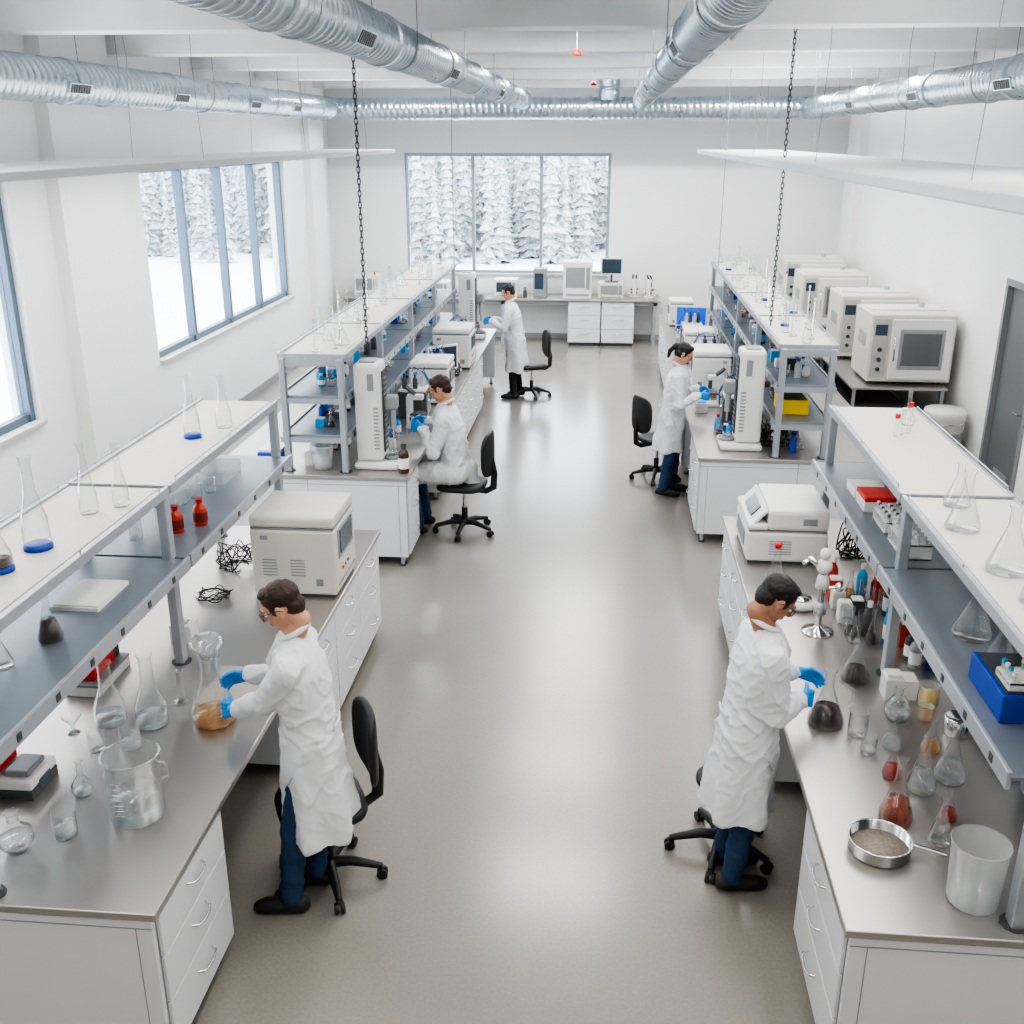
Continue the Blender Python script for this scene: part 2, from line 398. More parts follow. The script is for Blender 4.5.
# ------------------------------------------------------------------ benches
def handle(m,x,y,z,s,L=.16):
    m.tube([(x,y-L/2,z),(x+s*.025,y-L/2+.01,z-.003),(x+s*.034,y-L/4,z-.008),(x+s*.036,y,z-.01),(x+s*.034,y+L/4,z-.008),(x+s*.025,y+L/2-.01,z-.003),(x,y+L/2,z)],.006,chrome,7)
def bench(x0,x1,y0,y1,s,mods,name='lab_bench'):
    m=MB(); m.bx(x0,x1,y0,y1,.862,.9,steel,.006)
    m.bx(x0+.03,x1-.03,y0+.02,y0+.05,.1,.862,lam); m.bx(x0+.03,x1-.03,y1-.05,y1-.02,.1,.862,lam)
    xm=(x0+x1)/2; m.bx(xm-.02,xm+.02,y0+.05,y1-.05,.1,.862,lam)
    for yy in(y0+.019,):
        m.bx(xm-.003,xm+.003,yy-.001,yy+.002,.1,.85,seam); m.bx(x0+.03,x1-.03,yy-.001,yy+.002,.806,.811,seam)
        for xx in(x0+.1,x1-.1): m.bx(xx-.002,xx+.002,yy-.001,yy+.002,.1,.806,seam)
    for side in(1,-1):
        xe=(x1-.03) if side>0 else (x0+.03)
        mm=mods if side==s else [(y0+.05,y1-.05,'full')]
        for a,b,t in mm:
            xi=xe-side*.52
            m.bx(min(xe,xi),max(xe,xi),a,b,.1,.862,lam)
            cols=max(1,round((b-a)/.62)); nd={'d3':3,'d4':4,'full':2}.get(t,3)
            for c in range(cols):
                ya=a+(b-a)*c/cols+.008; yb=a+(b-a)*(c+1)/cols-.008
                zs=[.115+(.735)*q/nd for q in range(nd+1)]
                if nd==3: zs=[.115,.39,.63,.85]
                for q in range(nd):
                    m.bx(xe,xe+side*.018,ya,yb,zs[q]+.004,zs[q+1]-.004,lam,.003)
                    if nd>2 : handle(m,xe+side*.018,(ya+yb)/2,(zs[q]+zs[q+1])/2+.04,side)
                m.bx(xe-side*.001,xe+side*.002,ya-.01,yb+.01,.11,.855,seam)
            for y in(a+.08,b-.08):
                x=xe-side*.06; m.cyl((x,y,.02),(x,y,.1),.018,alu,8).cyl((x,y,0),(x,y,.02),.03,dgr,10)
    for x in(x0+.09,x1-.09,xm):
        for y in(y0+.06,y1-.06): m.cyl((x,y,.02),(x,y,.1),.018,alu,8).cyl((x,y,0),(x,y,.02),.03,dgr,10)
    return m.obj(name)
LX0,LX1=-3.67,-1.735; RX0,RX1=1.02,2.89
bench(LX0,LX1,3.24,7.62,1,[(3.29,4.02,'d3'),(5.5,7.57,'d3')])
bench(RX0,RX1,3.40,8.2,-1,[(3.45,4.3,'d3'),(5.6,8.15,'d3')])
bench(LX0,-1.76,8.97,16.9,1,[(9.02,9.55,'d3'),(10.9,15.0,'d3')])
bench(.95,RX1,9.85,18.6,-1,[(9.9,10.9,'d3'),(12.1,18.5,'d3')])
m=MB(); m.bx(-5.2,1.05,20.25,21.05,.862,.9,steel,.006)
for x in(-5.1,-3.6,-2.0,.95): m.bx(x-.025,x+.025,20.3,20.35,0,.862,alu).bx(x-.025,x+.025,20.95,21.0,0,.862,alu)
m.bx(-5.15,1.0,20.3,20.33,.79,.862,mgr)
for a in(-.72,-.07):
    m.bx(a,a+.63,20.3,20.9,.06,.862,lam)
    for q in range(3):
        z=.08+.26*q; m.bx(a+.01,a+.62,20.28,20.3,z,z+.25,lam,.003)
        m.tube([(a+.2,20.28,z+.17),(a+.22,20.25,z+.165),(a+.41,20.25,z+.165),(a+.43,20.28,z+.17)],.006,chrome,6)
    m.bx(a+.02,a+.61,20.33,20.88,0,.06,dgr)
m.obj('lab_bench')
def shelf(x0,x1,ys,levels,ext=.08,side=1):
    m=MB(); T=2.0
    for i,y in enumerate(ys):
        for x in(x0+.04,x1-.04): m.bx(x-.028,x+.028,y-.035,y+.035,.9,T-.03,alu,.006)
        m.bx(x0+.04,x1-.04,y-.02,y+.02,T-.1,T-.04,alu); 
        for l in levels: m.bx(x0-.02,x1+.02,y-.02,y+.02,l-.07,l-.02,alu)
        m.cyl(((x0+.04),y,.9),((x0+.04),y,.905),.06,dgr,10).cyl(((x1-.04),y,.9),((x1-.04),y,.905),.06,dgr,10)
    for a,b in zip(ys,ys[1:]):
        a+=.012 ; b-=.012
        m.bx(x0,x1,a,b,T-.028,T-.004,lam2,.004)
        for x in(x0,x1): m.bx(x-.012,x+.012,a,b,T-.045,T+.008,alu,.003)
        m.bx(x0,x1,a-.005,a+.012,T-.04,T+.006,alu)
        m.tube([(x1,a+.1,T+.03),(x1,b-.1,T+.03)],.005,alu,6); m.tube([(x0,a+.1,T+.03),(x0,b-.1,T+.03)],.005,alu,6)
        for y in(a+.1,(a+b)/2,b-.1):
            for x in(x0,x1): m.cyl((x,y,T),(x,y,T+.03),.004,alu,5)
        for l in levels:
            e0=ext if side<0 else .0; e1=ext if side>0 else 0.
            m.bx(x0-e0,x1+e1,a,b,l-.02,l,aluD,.003)
            for x in(x0-e0,x1+e1):
                m.bx(x-.01,x+.01,a,b,l-.06,l+.02,alu,.004)
            xf=(x1+e1+.011) if side>0 else (x0-e0-.011)
            y=a+.15
            while y<b-.1:
                m.bx(xf-.002,xf+.002,y,y+.035,l-.04,l-.005,dgr); y+=.32
    return m.obj('bench_shelf_rack')
SL=(-3.0,-2.42); SR=(1.66,2.25)
shelf(SL[0],SL[1],[3.3,5.34,7.38],[1.57],side=1)
shelf(SR[0],SR[1],[3.5,5.56,7.6],[1.57],side=-1)
shelf(-2.95,-2.33,[9.1,10.8,12.6,14.4,16.3],[1.25,1.62],.0)
shelf(1.66,2.2,[9.95,11.7,13.5,15.3,17.0],[1.25,1.62],.0,-1)
# ------------------------------------------------------------------ glassware
def erl(m,x,y,z,h=.3,r=None,liq=None,lv=.35,stop=None):
    r=r or h*.32; o=m.M; m.M=o@Matrix.Translation((x,y,z)); n=r*.27
    m.lathe([(0,.002),(r*.93,.002),(r,.012),(r*.98,.03),(n,h*.68),(n,h*.93),(n*1.35,h*.97),(n*1.35,h)],gls,20)
    if liq:
        t=lv*h; rt=r*.98+(n-r*.98)*(t-.03)/(h*.68-.03)
        m.lathe([(0,.005),(r*.9,.005),(r*.95,.03),(rt*.96,t),(0,t)],liq,20)
    if stop: m.lathe([(0,h*.96),(n*.9,h*.96),(n*1.3,h*1.08),(0,h*1.08)],stop,12)
    m.M=o
def vol(m,x,y,z,h=.42,r=None,liq=None,stop=None):
    r=r or h*.17; o=m.M; m.M=o@Matrix.Translation((x,y,z)); n=r*.26
    m.lathe([(0,.0),(r*.7,.0),(r,r*.6),(r*.95,r*1.2),(r*.6,r*1.75),(n,r*2.3),(n,h*.95),(n*1.7,h)],gls,18)
    if liq: m.lathe([(0,.004),(r*.66,.004),(r*.94,r*.5),(r*.96,r*.8),(0,r*.8)],liq,16)
    if stop: m.lathe([(0,h*.97),(n,h*.97),(n*2,h+.02),(0,h+.025)],stop,10)
    m.M=o
def tallerl(m,x,y,z,h,r,liq=None,base=None):
    o=m.M; m.M=o@Matrix.Translation((x,y,z)); n=r*.42
    if base:
        m.lathe([(0,0),(r*1.05,0),(r*1.05,.018),(r*.8,.028),(0,.028)],base,14); m.M=m.M@Matrix.Translation((0,0,.02))
    m.lathe([(0,0),(r*.9,0),(r,.02),(r*.93,h*.3),(n,h*.62),(n*.9,h*.93),(n*1.2,h)],gls,18)
    if liq: m.lathe([(0,.004),(r*.88,.004),(r*.96,.02),(r*.9,h*.16),(0,h*.16)],liq,16)
    m.M=o
def beak(m,x,y,z,h,r,liq=None,lv=.4,mat=None,spout=True,flare=0.):
    o=m.M; m.M=o@Matrix.Translation((x,y,z)); g=mat or gls
    m.lathe([(0,.002),(r*.93,.002),(r,.015),(r*(1+flare),h*.97),(r*(1.06+flare),h),(r*(1.03+flare),h+.002)],g,26)
    if liq: m.lathe([(0,.012),(r*.94,.014),(r*(.96+flare*lv),h*lv),(0,h*lv)],liq,26)
    m.M=o
def gradc(m,x,y,z,h,r,base=None):
    o=m.M; m.M=o@Matrix.Translation((x,y,z))
    m.lathe([(0,0),(r*2,0),(r*2,.012),(r,.022)],base or gls,10,sharp=bool(base)); m.lathe([(r,.02),(r,h),(r*1.2,h)],gls,14); m.M=o
def bottle(m,x,y,z,h,r,body,cap,label=None):
    o=m.M; m.M=o@Matrix.Translation((x,y,z))
    m.lathe([(0,0),(r*.95,0),(r,.01),(r,h*.62),(r*.8,h*.72),(r*.42,h*.8),(r*.42,h*.86)],body,14)
    m.lathe([(r*.5,h*.85),(r*.5,h),(0,h)],cap,12,sharp=True)
    if label: m.lathe([(r*1.01,h*.15),(r*1.02,h*.16),(r*1.02,h*.5),(r*1.01,h*.51)],label,14)
    m.M=o
def rack(m,x,y,z,L=.24,w_=.1,h=.07,caps=(red,blu,wht)):
    o=m.M; m.M=o@Matrix.Translation((x,y,z))
    m.bx(-w_/2,w_/2,-L/2,L/2,0,.008,wht).bx(-w_/2,w_/2,-L/2,L/2,h-.006,h,wht).bx(-w_/2,w_/2,-L/2,-L/2+.006,0,h,wht).bx(-w_/2,w_/2,L/2-.006,L/2,0,h,wht)
    nn=int(L/.034)
    for i in range(nn):
        for j in range(3):
            yy=-L/2+.02+i*(L-.04)/max(1,nn-1); xx=-w_/2+.02+j*(w_-.04)/2
            m.cyl((xx,yy,.008),(xx,yy,h+.03),.009,mlk,6); m.cyl((xx,yy,h+.03),(xx,yy,h+.045),.0105,caps[(i+j)%len(caps)],6)
    m.M=o
def single(fn,name,x,y,z,*a,**k):
    m=MB(); fn(m,0,0,0,*a,**k); return m.obj(name,x,y,z)
BT=.9; TS=1.998; LS=1.57
m=MB(); beak(m,0,0,0,.33,.122,wat,.36,flare=.03)
m.tube([(.126*math.cos(a),.126*math.sin(a),.33) for a in[2*math.pi*t/26 for t in range(26)]],.004,gls,6,closed=True)
for i in range(7): m.box((-.02,-.1235-.0006*i,.08+.028*i),(.03 if i%2 else .045,.001,.003),wht)
m.tube([(.12,0,.3),(.16,0,.29),(.165,0,.22),(.12,0,.2)],.008,gls,6)
m.obj('glass_beaker',-2.08,3.87,BT)
single(beak,'glass_beaker',-2.34,3.70,BT,.13,.052,wat,.45)
m=MB(); m.lathe([(0,0),(.04,0),(.075,.05),(.07,.1),(.025,.14),(.025,.19),(.034,.2)],gls,20).lathe([(0,.004),(.038,.004),(.071,.05),(.07,.075),(0,.075)],wat,18); m.obj('round_flask',-2.50,3.58,BT)
single(vol,'small_flask',-2.41,4.0,BT,.19,.05,wat)
m=MB(); m.lathe([(0,0),(.035,0),(.01,.02),(.01,.05),(.05,.1),(.052,.105)],gls,16); m.obj('glass_funnel',-2.72,4.52,BT)
single(tallerl,'conical_flask',-2.57,4.64,BT,.36,.085,wat)
single(tallerl,'conical_flask',-2.34,4.64,BT,.42,.085,wat)
single(beak,'glass_beaker',-2.36,4.42,BT,.13,.055,wat,.4)
single(beak,'glass_beaker',-2.52,4.38,BT,.11,.045)
single(gradc,'graduated_cylinder',-2.27,4.87,BT,.2,.022)
m=MB(); m.lathe([(0,0),(.1,0),(.115,.02),(.112,.10),(.075,.2),(.05,.26),(.045,.36),(.06,.39),(.06,.4)],gls,24)
m.lathe([(0,.004),(.098,.004),(.111,.02),(.109,.065),(0,.065)],amb,24)
m.lathe([(0,.385),(.04,.385),(.05,.42),(.085,.45),(.09,.475),(.07,.5),(0,.505)],gls,20); m.obj('stoppered_flask',-2.02,4.70,BT)
MB().bx(-.17,.17,-.22,.22,0,.006,M('cork_board',(.42,.38,.34),.35),.002).obj('cutting_mat',-2.02,5.08,BT)
def analyzer(dx,dy,h,body=bei,screen=scr):
    m=MB(); m.bx(-dx/2+.02,dx/2-.02,-dy/2+.02,dy/2-.02,0,.02,dgr); m.bx(-dx/2,dx/2,-dy/2,dy/2,.02,h*.84,body,.02)
    m.bx(-dx/2+.008,dx/2-.008,-dy/2+.008,dy/2-.008,h*.84,h*.86,seam); m.bx(-dx/2,dx/2,-dy/2,dy/2,h*.86,h,body,.022)
    for s_ in(-1,1):
        y=s_*(dy/2)
        for gx in(-.28,.05):
            for i in range(6): m.box((gx*dx,y,h*.28+i*.022),(.1,.006,.008),seam)
        m.box((-.33*dx,y,h*.74),(.05,.006,.03),seam); m.box((.3*dx,y,h*.2),(.05,.006,.05),mgr)
    m.box((dx/2,0,h*.62),(.014,dy*.7,h*.36),mgr,.005); m.box((dx/2+.008,0,h*.64),(.01,dy*.58,h*.28),screen,.003)
    for i in range(3): m.box((dx/2+.002,-.1+.07*i,h*.28),(.012,.03,.018),(red,mgr,blu)[i],.002)
    m.box((dx/2,0,h*.14),(.01,dy*.8,.012),seam)
    return m
analyzer(.58,.56,.58,bei).obj('benchtop_analyzer',-2.04,6.58,BT,0)
def cables(x,y,z,n,sp,name='cable_bundle',h=.1,mt=None,r=.005):
    m=MB()
    for i in range(n):
        p=[];a=random.random()*6; 
        for t in range(14):
            a+=random.uniform(.3,.9); rr=sp*random.uniform(.4,1)
            p.append((rr*math.cos(a),rr*math.sin(a)*.8,.008+random.uniform(0,h)*(1 if 2<t<12 else 0)))
        q=[]
        for u in range(len(p)-1):
            for t in(0,.25,.5,.75):
                P0=V(p[max(u-1,0)]);P1=V(p[u]);P2=V(p[u+1]);P3=V(p[min(u+2,len(p)-1)])
                q.append(.5*((2*P1)+(P2-P0)*t+(2*P0-5*P1+4*P2-P3)*t*t+(3*P1-P0-3*P2+P3)*t**3))
        m.tube([(a_.x,a_.y,max(.007,a_.z)) for a_ in q],r,mt or blk,6)
    return m.obj(name,x,y,z)
cables(-2.60,6.78,BT,6,.17,h=.2,r=.004); cables(-2.60,6.25,BT,4,.14,h=.05,r=.0035)
m=MB(); m.bx(-.07,.07,-.06,.06,0,.12,wht,.006).bx(-.03,.03,-.035,.035,.12,.122,seam); m.ell((0,0,.135),(.03,.025,.025),paper,seg=8,rg=6); m.obj('tissue_box',-2.55,5.62,BT)
m=MB(); m.bx(-.18,.18,-.12,.12,0,.05,dgr,.006).bx(-.18,.18,-.12,.12,.05,.1,wht,.01).bx(-.12,.0,-.1,.1,.1,.15,red,.01).bx(.03,.15,-.08,.08,.1,.13,mgr,.01); m.box((.181,0,.05),(.006,.1,.04),scr); m.obj('power_supply_unit',-2.80,4.05,BT)
m=MB(); m.bx(-.1,.1,-.2,.2,0,.06,wht,.006).bx(-.1,.1,-.2,.2,.06,.075,mgr).bx(-.06,.06,-.15,.1,.075,.16,red,.006).bx(-.05,.05,.11,.19,.075,.2,dgr,.006); m.obj('sample_heater',-2.85,5.08,BT)
single(tallerl,'volumetric_flask',-2.67,4.4,TS,.44,.065,None,blu); 
single(tallerl,'conical_flask',-2.70,4.12,TS,.24,.06,vio,blu)
single(tallerl,'graduated_cylinder',-2.66,4.90,TS,.38,.05); single(tallerl,'graduated_cylinder',-2.54,5.02,TS,.35,.045)
single(tallerl,'volumetric_flask',-2.67,6.36,TS,.40,.055,None,blu); single(tallerl,'conical_flask',-2.55,6.62,TS,.36,.055)
single(erl,'conical_flask',-2.61,4.28,LS,.27,.06,vio,.42)
MB().bx(-.13,.13,-.18,.18,0,.02,paper).bx(-.11,.13,-.17,.16,.02,.03,paper).obj('paper_stack',-2.66,4.78,LS)
m=MB(); 
for i,(x,y) in enumerate([(0,0),(.1,.14)]): bottle(m,x,y,0,.17,.045,org,M('red_cap',(.45,.02,.02),.4),M('dark_label',(.15,.015,.01),.6))
m.obj('reagent_bottles',-2.58,5.75,LS)
single(bottle,'spray_bottle',-2.78,5.62,LS,.24,.04,mlk,cya)
m=MB()
for i in range(3): beak(m,-.05+.05*i,.13*i,0,.1,.04)
m.bx(-.1,.1,.4,.75,0,.09,mlk,.005); m.bx(-.2,-.04,-.1,.3,0,.1,mlk,.005); m.obj('shelf_glassware',-2.7,6.25,LS)
m=MB()
for i in range(6): 
    if i%3==2: erl(m,.02,.12*i,0,.2,.055)
    else: beak(m,0.05*(i%2),.12*i,0,.14,.048,wat if i%2 else None)
m.obj('shelf_glassware',-2.72,3.4,LS)
# right front bench
def printer():
    m=MB(); dx,dy,h=.58,.66,.42
    m.bx(-dx/2+.02,dx/2-.02,-dy/2+.02,dy/2-.02,0,.02,dgr); m.bx(-dx/2,dx/2,-dy/2,dy/2,.02,h*.6,wht,.025)
    m.bx(-dx/2+.01,dx/2-.01,-dy/2+.01,dy/2-.01,h*.6,h*.62,seam)
    m.bx(-dx/2,dx/2-.14,-dy/2,dy/2,h*.62,h,wht,.03); m.bx(dx/2-.15,dx/2,-dy/2,dy/2,h*.62,h*.74,wht,.02)
    m.box((dx/2-.085,0,h*.83),(.02,dy*.92,.16),wht,.005,rot=('Y',R(-42)))
    m.box((dx/2-.072,0,h*.84),(.012,dy*.5,.10),scr,.003,rot=('Y',R(-42)))
    m.box((dx/2+.0,0,h*.36),(.016,dy*.6,h*.26),mgr,.004)
    for s_ in(-1,1):
        for i in range(6): m.box((.05,s_*dy/2,h*.2+i*.02),(.16,.006,.007),seam)
        m.box((-.15,s_*dy/2,h*.8),(.1,.006,.05),seam)
    return m
printer().obj('benchtop_printer_analyzer',1.37,7.50,BT,math.pi)
m=MB(); m.lathe([(0,0),(.1,0),(.1,.012),(.03,.03),(.02,.05)],chrome,24); m.cyl((0,0,.03),(0,0,.42),.02,chrome,12)
m.ell((0,0,.45),(.05,.05,.05),wht); m.tube([(-.02,0,.44),(-.09,.0,.5),(-.13,0,.46)],.018,chrome,10); m.ell((.0,0,.53),(.035,.035,.04),wht); m.cyl((.0,0,.3),(.09,-.02,.32),.012,chrome,8); m.ell((.1,-.02,.32),(.03,.03,.03),chrome); m.lathe([(.016,.12),(.04,.13),(.04,.2),(.016,.21)],alu,14); m.lathe([(.016,.3),(.045,.31),(.035,.38),(.016,.4)],wht,14)
m.obj('lab_stand',1.40,6.08,BT)
m=MB(); m.lathe([(0,0),(.09,0),(.11,.02),(.11,.045),(.095,.055),(0,.055)],wht,26).lathe([(0,.056),(.07,.056),(.07,.066),(0,.066)],chrome,24); m.obj('lab_balance',1.36,6.46,BT)
single(erl,'conical_flask',1.24,6.8,BT,.29,.085,wat,.2,red); single(erl,'conical_flask',1.17,6.55,BT,.16,.055,brn)
def cluster(name,x,y,z,n,w_,L,hm=.2,seed=1,cols=None):
    random.seed(seed); m=MB(); cols=cols or[cya,wht,dgr,blu,org,mlk,yel,wht,mlk,dgr]
    ny=max(1,int(L/.105)); nx=max(1,int(w_/.1)); cells=[(i,j) for i in range(nx) for j in range(ny)]; random.shuffle(cells)
    for i,j in cells[:n]:
        xx=-w_/2+.05+i*.1; yy=-L/2+.05+j*.105; h=random.uniform(.5,1)*hm; c=random.choice(cols); t=random.random()
        if t<.42: bottle(m,xx,yy,0,h,.036,c,random.choice([wht,blu,red,dgr]),random.choice([paper,None,cya]))
        elif t<.6: m.bx(xx-.042,xx+.042,yy-.045,yy+.045,0,h*.6,c,.005); m.bx(xx-.035,xx+.035,yy-.038,yy+.038,h*.6,h*.64,paper)
        elif t<.8: erl(m,xx,yy,0,h*.95,.042,random.choice([None,brn,vio,amb]))
        else: beak(m,xx,yy,0,h*.6,.04,random.choice([None,wat]))
    return m.obj(name,x,y,z)
cluster('reagent_bottle_cluster',1.76,6.35,BT,26,.42,.9,.28,3,[cya,dgr,dgr,blu,org,mlk,wht,cya])
cluster('reagent_bottle_cluster',1.98,5.75,BT,8,.3,.3,.24,5)
cluster('reagent_bottle_cluster',2.12,4.95,BT,8,.2,.7,.22,6,[cya,wht,yel,mlk,dgr])
cables(1.98,7.42,BT,7,.2,h=.25)
single(erl,'conical_flask',1.50,5.47,BT,.25,.085,vio,.32)
MB().bx(-.05,.05,-.06,.06,0,.13,wht,.004).bx(.055,.13,-.05,.07,0,.12,paper,.004).bx(-.04,.04,-.04,.04,.13,.15,paper).obj('tissue_boxes',1.66,5.3,BT)
single(vol,'round_flask',1.63,5.05,BT,.2,.07,wat)
single(beak,'sample_cup',1.84,5.22,BT,.12,.055,yel,.6,mlk); single(beak,'sample_cup',1.78,5.06,BT,.08,.04,amb,.6,mlk)
m=MB(); erl(m,0,0,0,.32,.095,vio,.3); m.tube([(.09,0,.1),(.13,0,.14),(.13,0,.2),(.05,0,.25)],.007,gls,6); m.obj('conical_flask',1.24,4.98,BT)
single(beak,'glass_beaker',1.38,4.86,BT,.15,.05); single(beak,'glass_beaker',1.40,4.70,BT,.1,.04,wat)
m=MB(); m.lathe([(0,0),(.06,0),(.065,.01),(.065,.1),(.055,.105),(.05,.09),(0,.085)],chrome,24); m.obj('metal_canister',1.9,4.93,BT)
for x,y,h,r,l in((1.47,4.50,.19,.05,redl),(1.58,4.40,.31,.07,wat),(1.74,4.50,.31,.075,wat),(1.40,4.16,.32,.078,brn),(1.55,4.0,.23,.055,None),(1.53,4.76,.2,.05,wat),(1.72,4.75,.18,.05,amb),(1.64,4.18,.15,.042,redl)):
    single(erl,'conical_flask',x,y,BT,h,r,l,.32)
m=MB(); m.lathe([(0,.004),(.125,.004),(.132,.006),(.132,.06),(.138,.062),(.138,.066),(.128,.064),(.127,.01),(0,.008)],chrome,30); m.tube([(.13,-.02,.05),(.18,-.03,.045),(.27,-.05,.03)],.009,chrome,8); m.lathe([(0,.012),(.12,.012),(.122,.02),(0,.02)],M('powder',(.22,.19,.16),.6,var=.6,scale=60),24); m.obj('sieve_pan',1.27,3.92,BT)
m=MB(); beak(m,0,0,0,.29,.1,None,.3,mlk,flare=.12); m.lathe([(0,.012),(.094,.012),(.097,.09),(0,.09)],wat,24); m.obj('plastic_beaker',1.57,3.62,BT)
m=MB(); m.bx(-.13,.13,-.2,.2,0,.13,blu,.008).bx(-.11,.11,-.18,.18,.12,.135,dgr)
rack(m,0,-.09,.13,.16,.2,.04,(wht,cya)); m.obj('storage_crate',1.80,4.1,LS)
single(erl,'conical_flask',1.82,4.72,LS,.3,.095); single(erl,'conical_flask',1.86,4.45,LS,.22,.075)
m=MB(); rack(m,0,0,0,.34,.16,.09,(wht,mlk)); rack(m,0,.4,0,.3,.16,.07,(dgr,wht)); m.obj('test_tube_rack',1.82,5.85,LS)
m=MB(); m.bx(-.1,.1,-.12,.12,0,.07,wht,.006).bx(-.1,.1,-.12,.12,.07,.1,red,.006); m.bx(-.1,.12,.16,.4,0,.06,paper,.004); m.obj('specimen_boxes',1.8,6.6,LS)
cluster('shelf_glassware',2.08,6.9,LS,7,.3,.6,.16,9,[mlk,wht,mlk,cya])
cluster('shelf_glassware',2.08,5.0,LS,6,.2,.8,.16,10,[mlk,wht])
single(erl,'conical_flask',1.82,5.06,TS,.31,.085); single(erl,'conical_flask',1.9,5.42,TS,.24,.07); single(erl,'conical_flask',1.85,4.52,TS,.32,.095); single(erl,'conical_flask',1.88,4.18,TS,.33,.095)
m=MB()
for i in range(3): m.cyl((.05*i,0.04*i,0),(.05*i,.04*i,.12+.03*i),.014,gls,8).cyl((.05*i,.04*i,.12+.03*i),(.05*i,.04*i,.15+.03*i),.017,red if i!=1 else wht,8)
m.obj('capped_tubes',1.93,6.8,TS); single(vol,'volumetric_flask',2.08,7.1,TS,.24,.05)
MB().bx(-.2,.2,-.3,.3,0,.22,alu,.01).bx(-.15,.15,-.302,-.298,.03,.18,dgr).obj('ultrasonic_bath',2.25,4.15,BT)
def tower(name,x,y,z,rz):
    m=MB(); m.bx(-.22,.2,-.2,.2,0,.07,wht,.03); m.bx(-.2,.05,-.15,.15,.07,1.0,wht,.035)
    m.bx(.05,.062,-.08,.08,.15,.92,dgr,.003)
    for i in range(14): m.box((.064,0,.2+i*.05),(.008,.12,.012),mgr)
    m.bx(.06,.18,-.07,.07,.55,.68,mgr,.02); m.cyl((.13,0,.55),(.13,0,.36),.03,alu,14); m.cyl((.13,0,.36),(.13,0,.26),.012,chrome,10)
    m.lathe([(0,.07),(.08,.07),(.08,.1),(0,.1)],mgr,20,c=(.12,0,0)); m.lathe([(0,.1),(.04,.1),(.045,.16),(.04,.16)],gls,16,c=(.12,0,0))
    for s_ in(-1,1):
        m.box((-.04,s_*.151,.83),(.06,.004,.16),mgr)
        for i in range(12): m.box((.0,s_*.151,.2+i*.035),(.05,.004,.016),mgr)
    m.box((-.08,0,1.005),(.14,.18,.02),mgr,.005)
    return m.obj(name,x,y,z,rz)
tower('rheometer_tower',-2.09,9.36,BT,0); tower('rheometer_tower',1.38,10.3,BT,math.pi)
tower('rheometer_tower',-2.05,16.1,BT,0)
A2=analyzer(.46,.55,.5,wht).obj('benchtop_analyzer',-2.02,12.0,BT,0)
dup(A2,-2.04,14.0,BT,0,1.1); dup(A2,1.32,12.95,BT,math.pi,1.); dup(A2,1.3,14.6,BT,math.pi,.9); dup(A2,1.25,17.6,BT,math.pi,.85)
def monitor(name,x,y,z,rz,sc_=scr,w_=.5):
    m=MB(); m.bx(-.1,.1,-.13,.13,0,.015,dgr,.004).cyl((-.02,0,.015),(-.02,0,.2),.02,dgr,8); m.box((0,0,.3),(.03,w_,.32),wht,.008); m.box((.016,0,.3),(.004,w_-.05,.27),sc_)
    return m.obj(name,x,y,z,rz)
monitor('computer_monitor',1.35,16.6,BT,R(-100),scrB,.5)
monitor('computer_monitor',-2.05,13.0,BT,R(-50),scr,.45)
def microscope(x,y,z,rz):
    m=MB(); m.bx(-.1,.14,-.09,.09,0,.04,wht,.012).bx(-.1,-.03,-.04,.04,.04,.34,wht,.015).bx(-.05,.1,-.07,.07,.14,.16,dgr,.004)
    m.bx(-.09,.09,-.04,.04,.3,.36,wht,.015).cyl((.06,0,.3),(.06,0,.2),.022,dgr,10).cyl((-.0,-.03,.36),(-.1,-.03,.44),.016,dgr,8).cyl((0,.03,.36),(-.1,.03,.44),.016,dgr,8).cyl((-.065,-.06,.1),(-.065,.06,.1),.022,dgr,10)
    return m.obj('microscope',x,y,z,rz)
microscope(-2.0,10.75,BT,0); microscope(1.3,12.0,BT,math.pi); microscope(-2.0,15.1,BT,0); microscope(.55,20.7,BT,R(90)); microscope(.85,20.6,BT,R(70))
def pump(x,y,z,rz):
    m=MB(); m.bx(-.16,.16,-.14,.14,0,.3,dgr,.015).bx(.16,.17,-.11,.11,.04,.26,mgr,.003)
    for i in range(3):
        m.cyl((.17,-.07+.07*i,.2),(.19,-.07+.07*i,.2),.02,(wht,cya,chrome)[i],10)
    m.bx(-.15,.15,-.13,.13,.3,.33,wht,.008)
    for i in range(4): bottle(m,-.09+.06*i,(-.06,.06)[i%2],.33,.16,.028,mlk if i%2 else dgr,(blu,wht)[i%2])
    for i in range(4):
        m.tube([(-.09+.06*i,(-.06,.06)[i%2],.48),(-.05+.06*i,0,.56),(.12,-.05+.03*i,.5),(.2,-.05+.03*i,.35),(.19,-.05+.03*i,.2)],.004,blk if i%2 else cya,5)
    return m.obj('fluid_pump_stack',x,y,z,rz)
pump(-2.1,11.2,BT,0); pump(1.46,11.2,BT,math.pi); pump(-2.1,14.75,BT,0); pump(1.35,13.75,BT,math.pi); pump(1.3,15.75,BT,math.pi); pump(-2.1,12.55,BT,0)
single(bottle,'reagent_bottle',-1.83,9.14,BT,.28,.05,M('brown_glass',(.05,.02,.01),.1),dgr,paper)
for i,(x,y) in enumerate(((-2.12,9.82),(-2.17,10.35),(-1.95,13.45),(1.3,10.78),(1.3,12.4),(1.25,15.2),(1.2,16.2),(-2.05,16.6),(1.25,18.2),(-2.05,15.5),(1.25,17.0))):
    cluster('reagent_bottle_cluster',x,y,BT,6,.24,.34,.22,20+i,[dgr,wht,dgr,mlk,cya,blu])
k=30
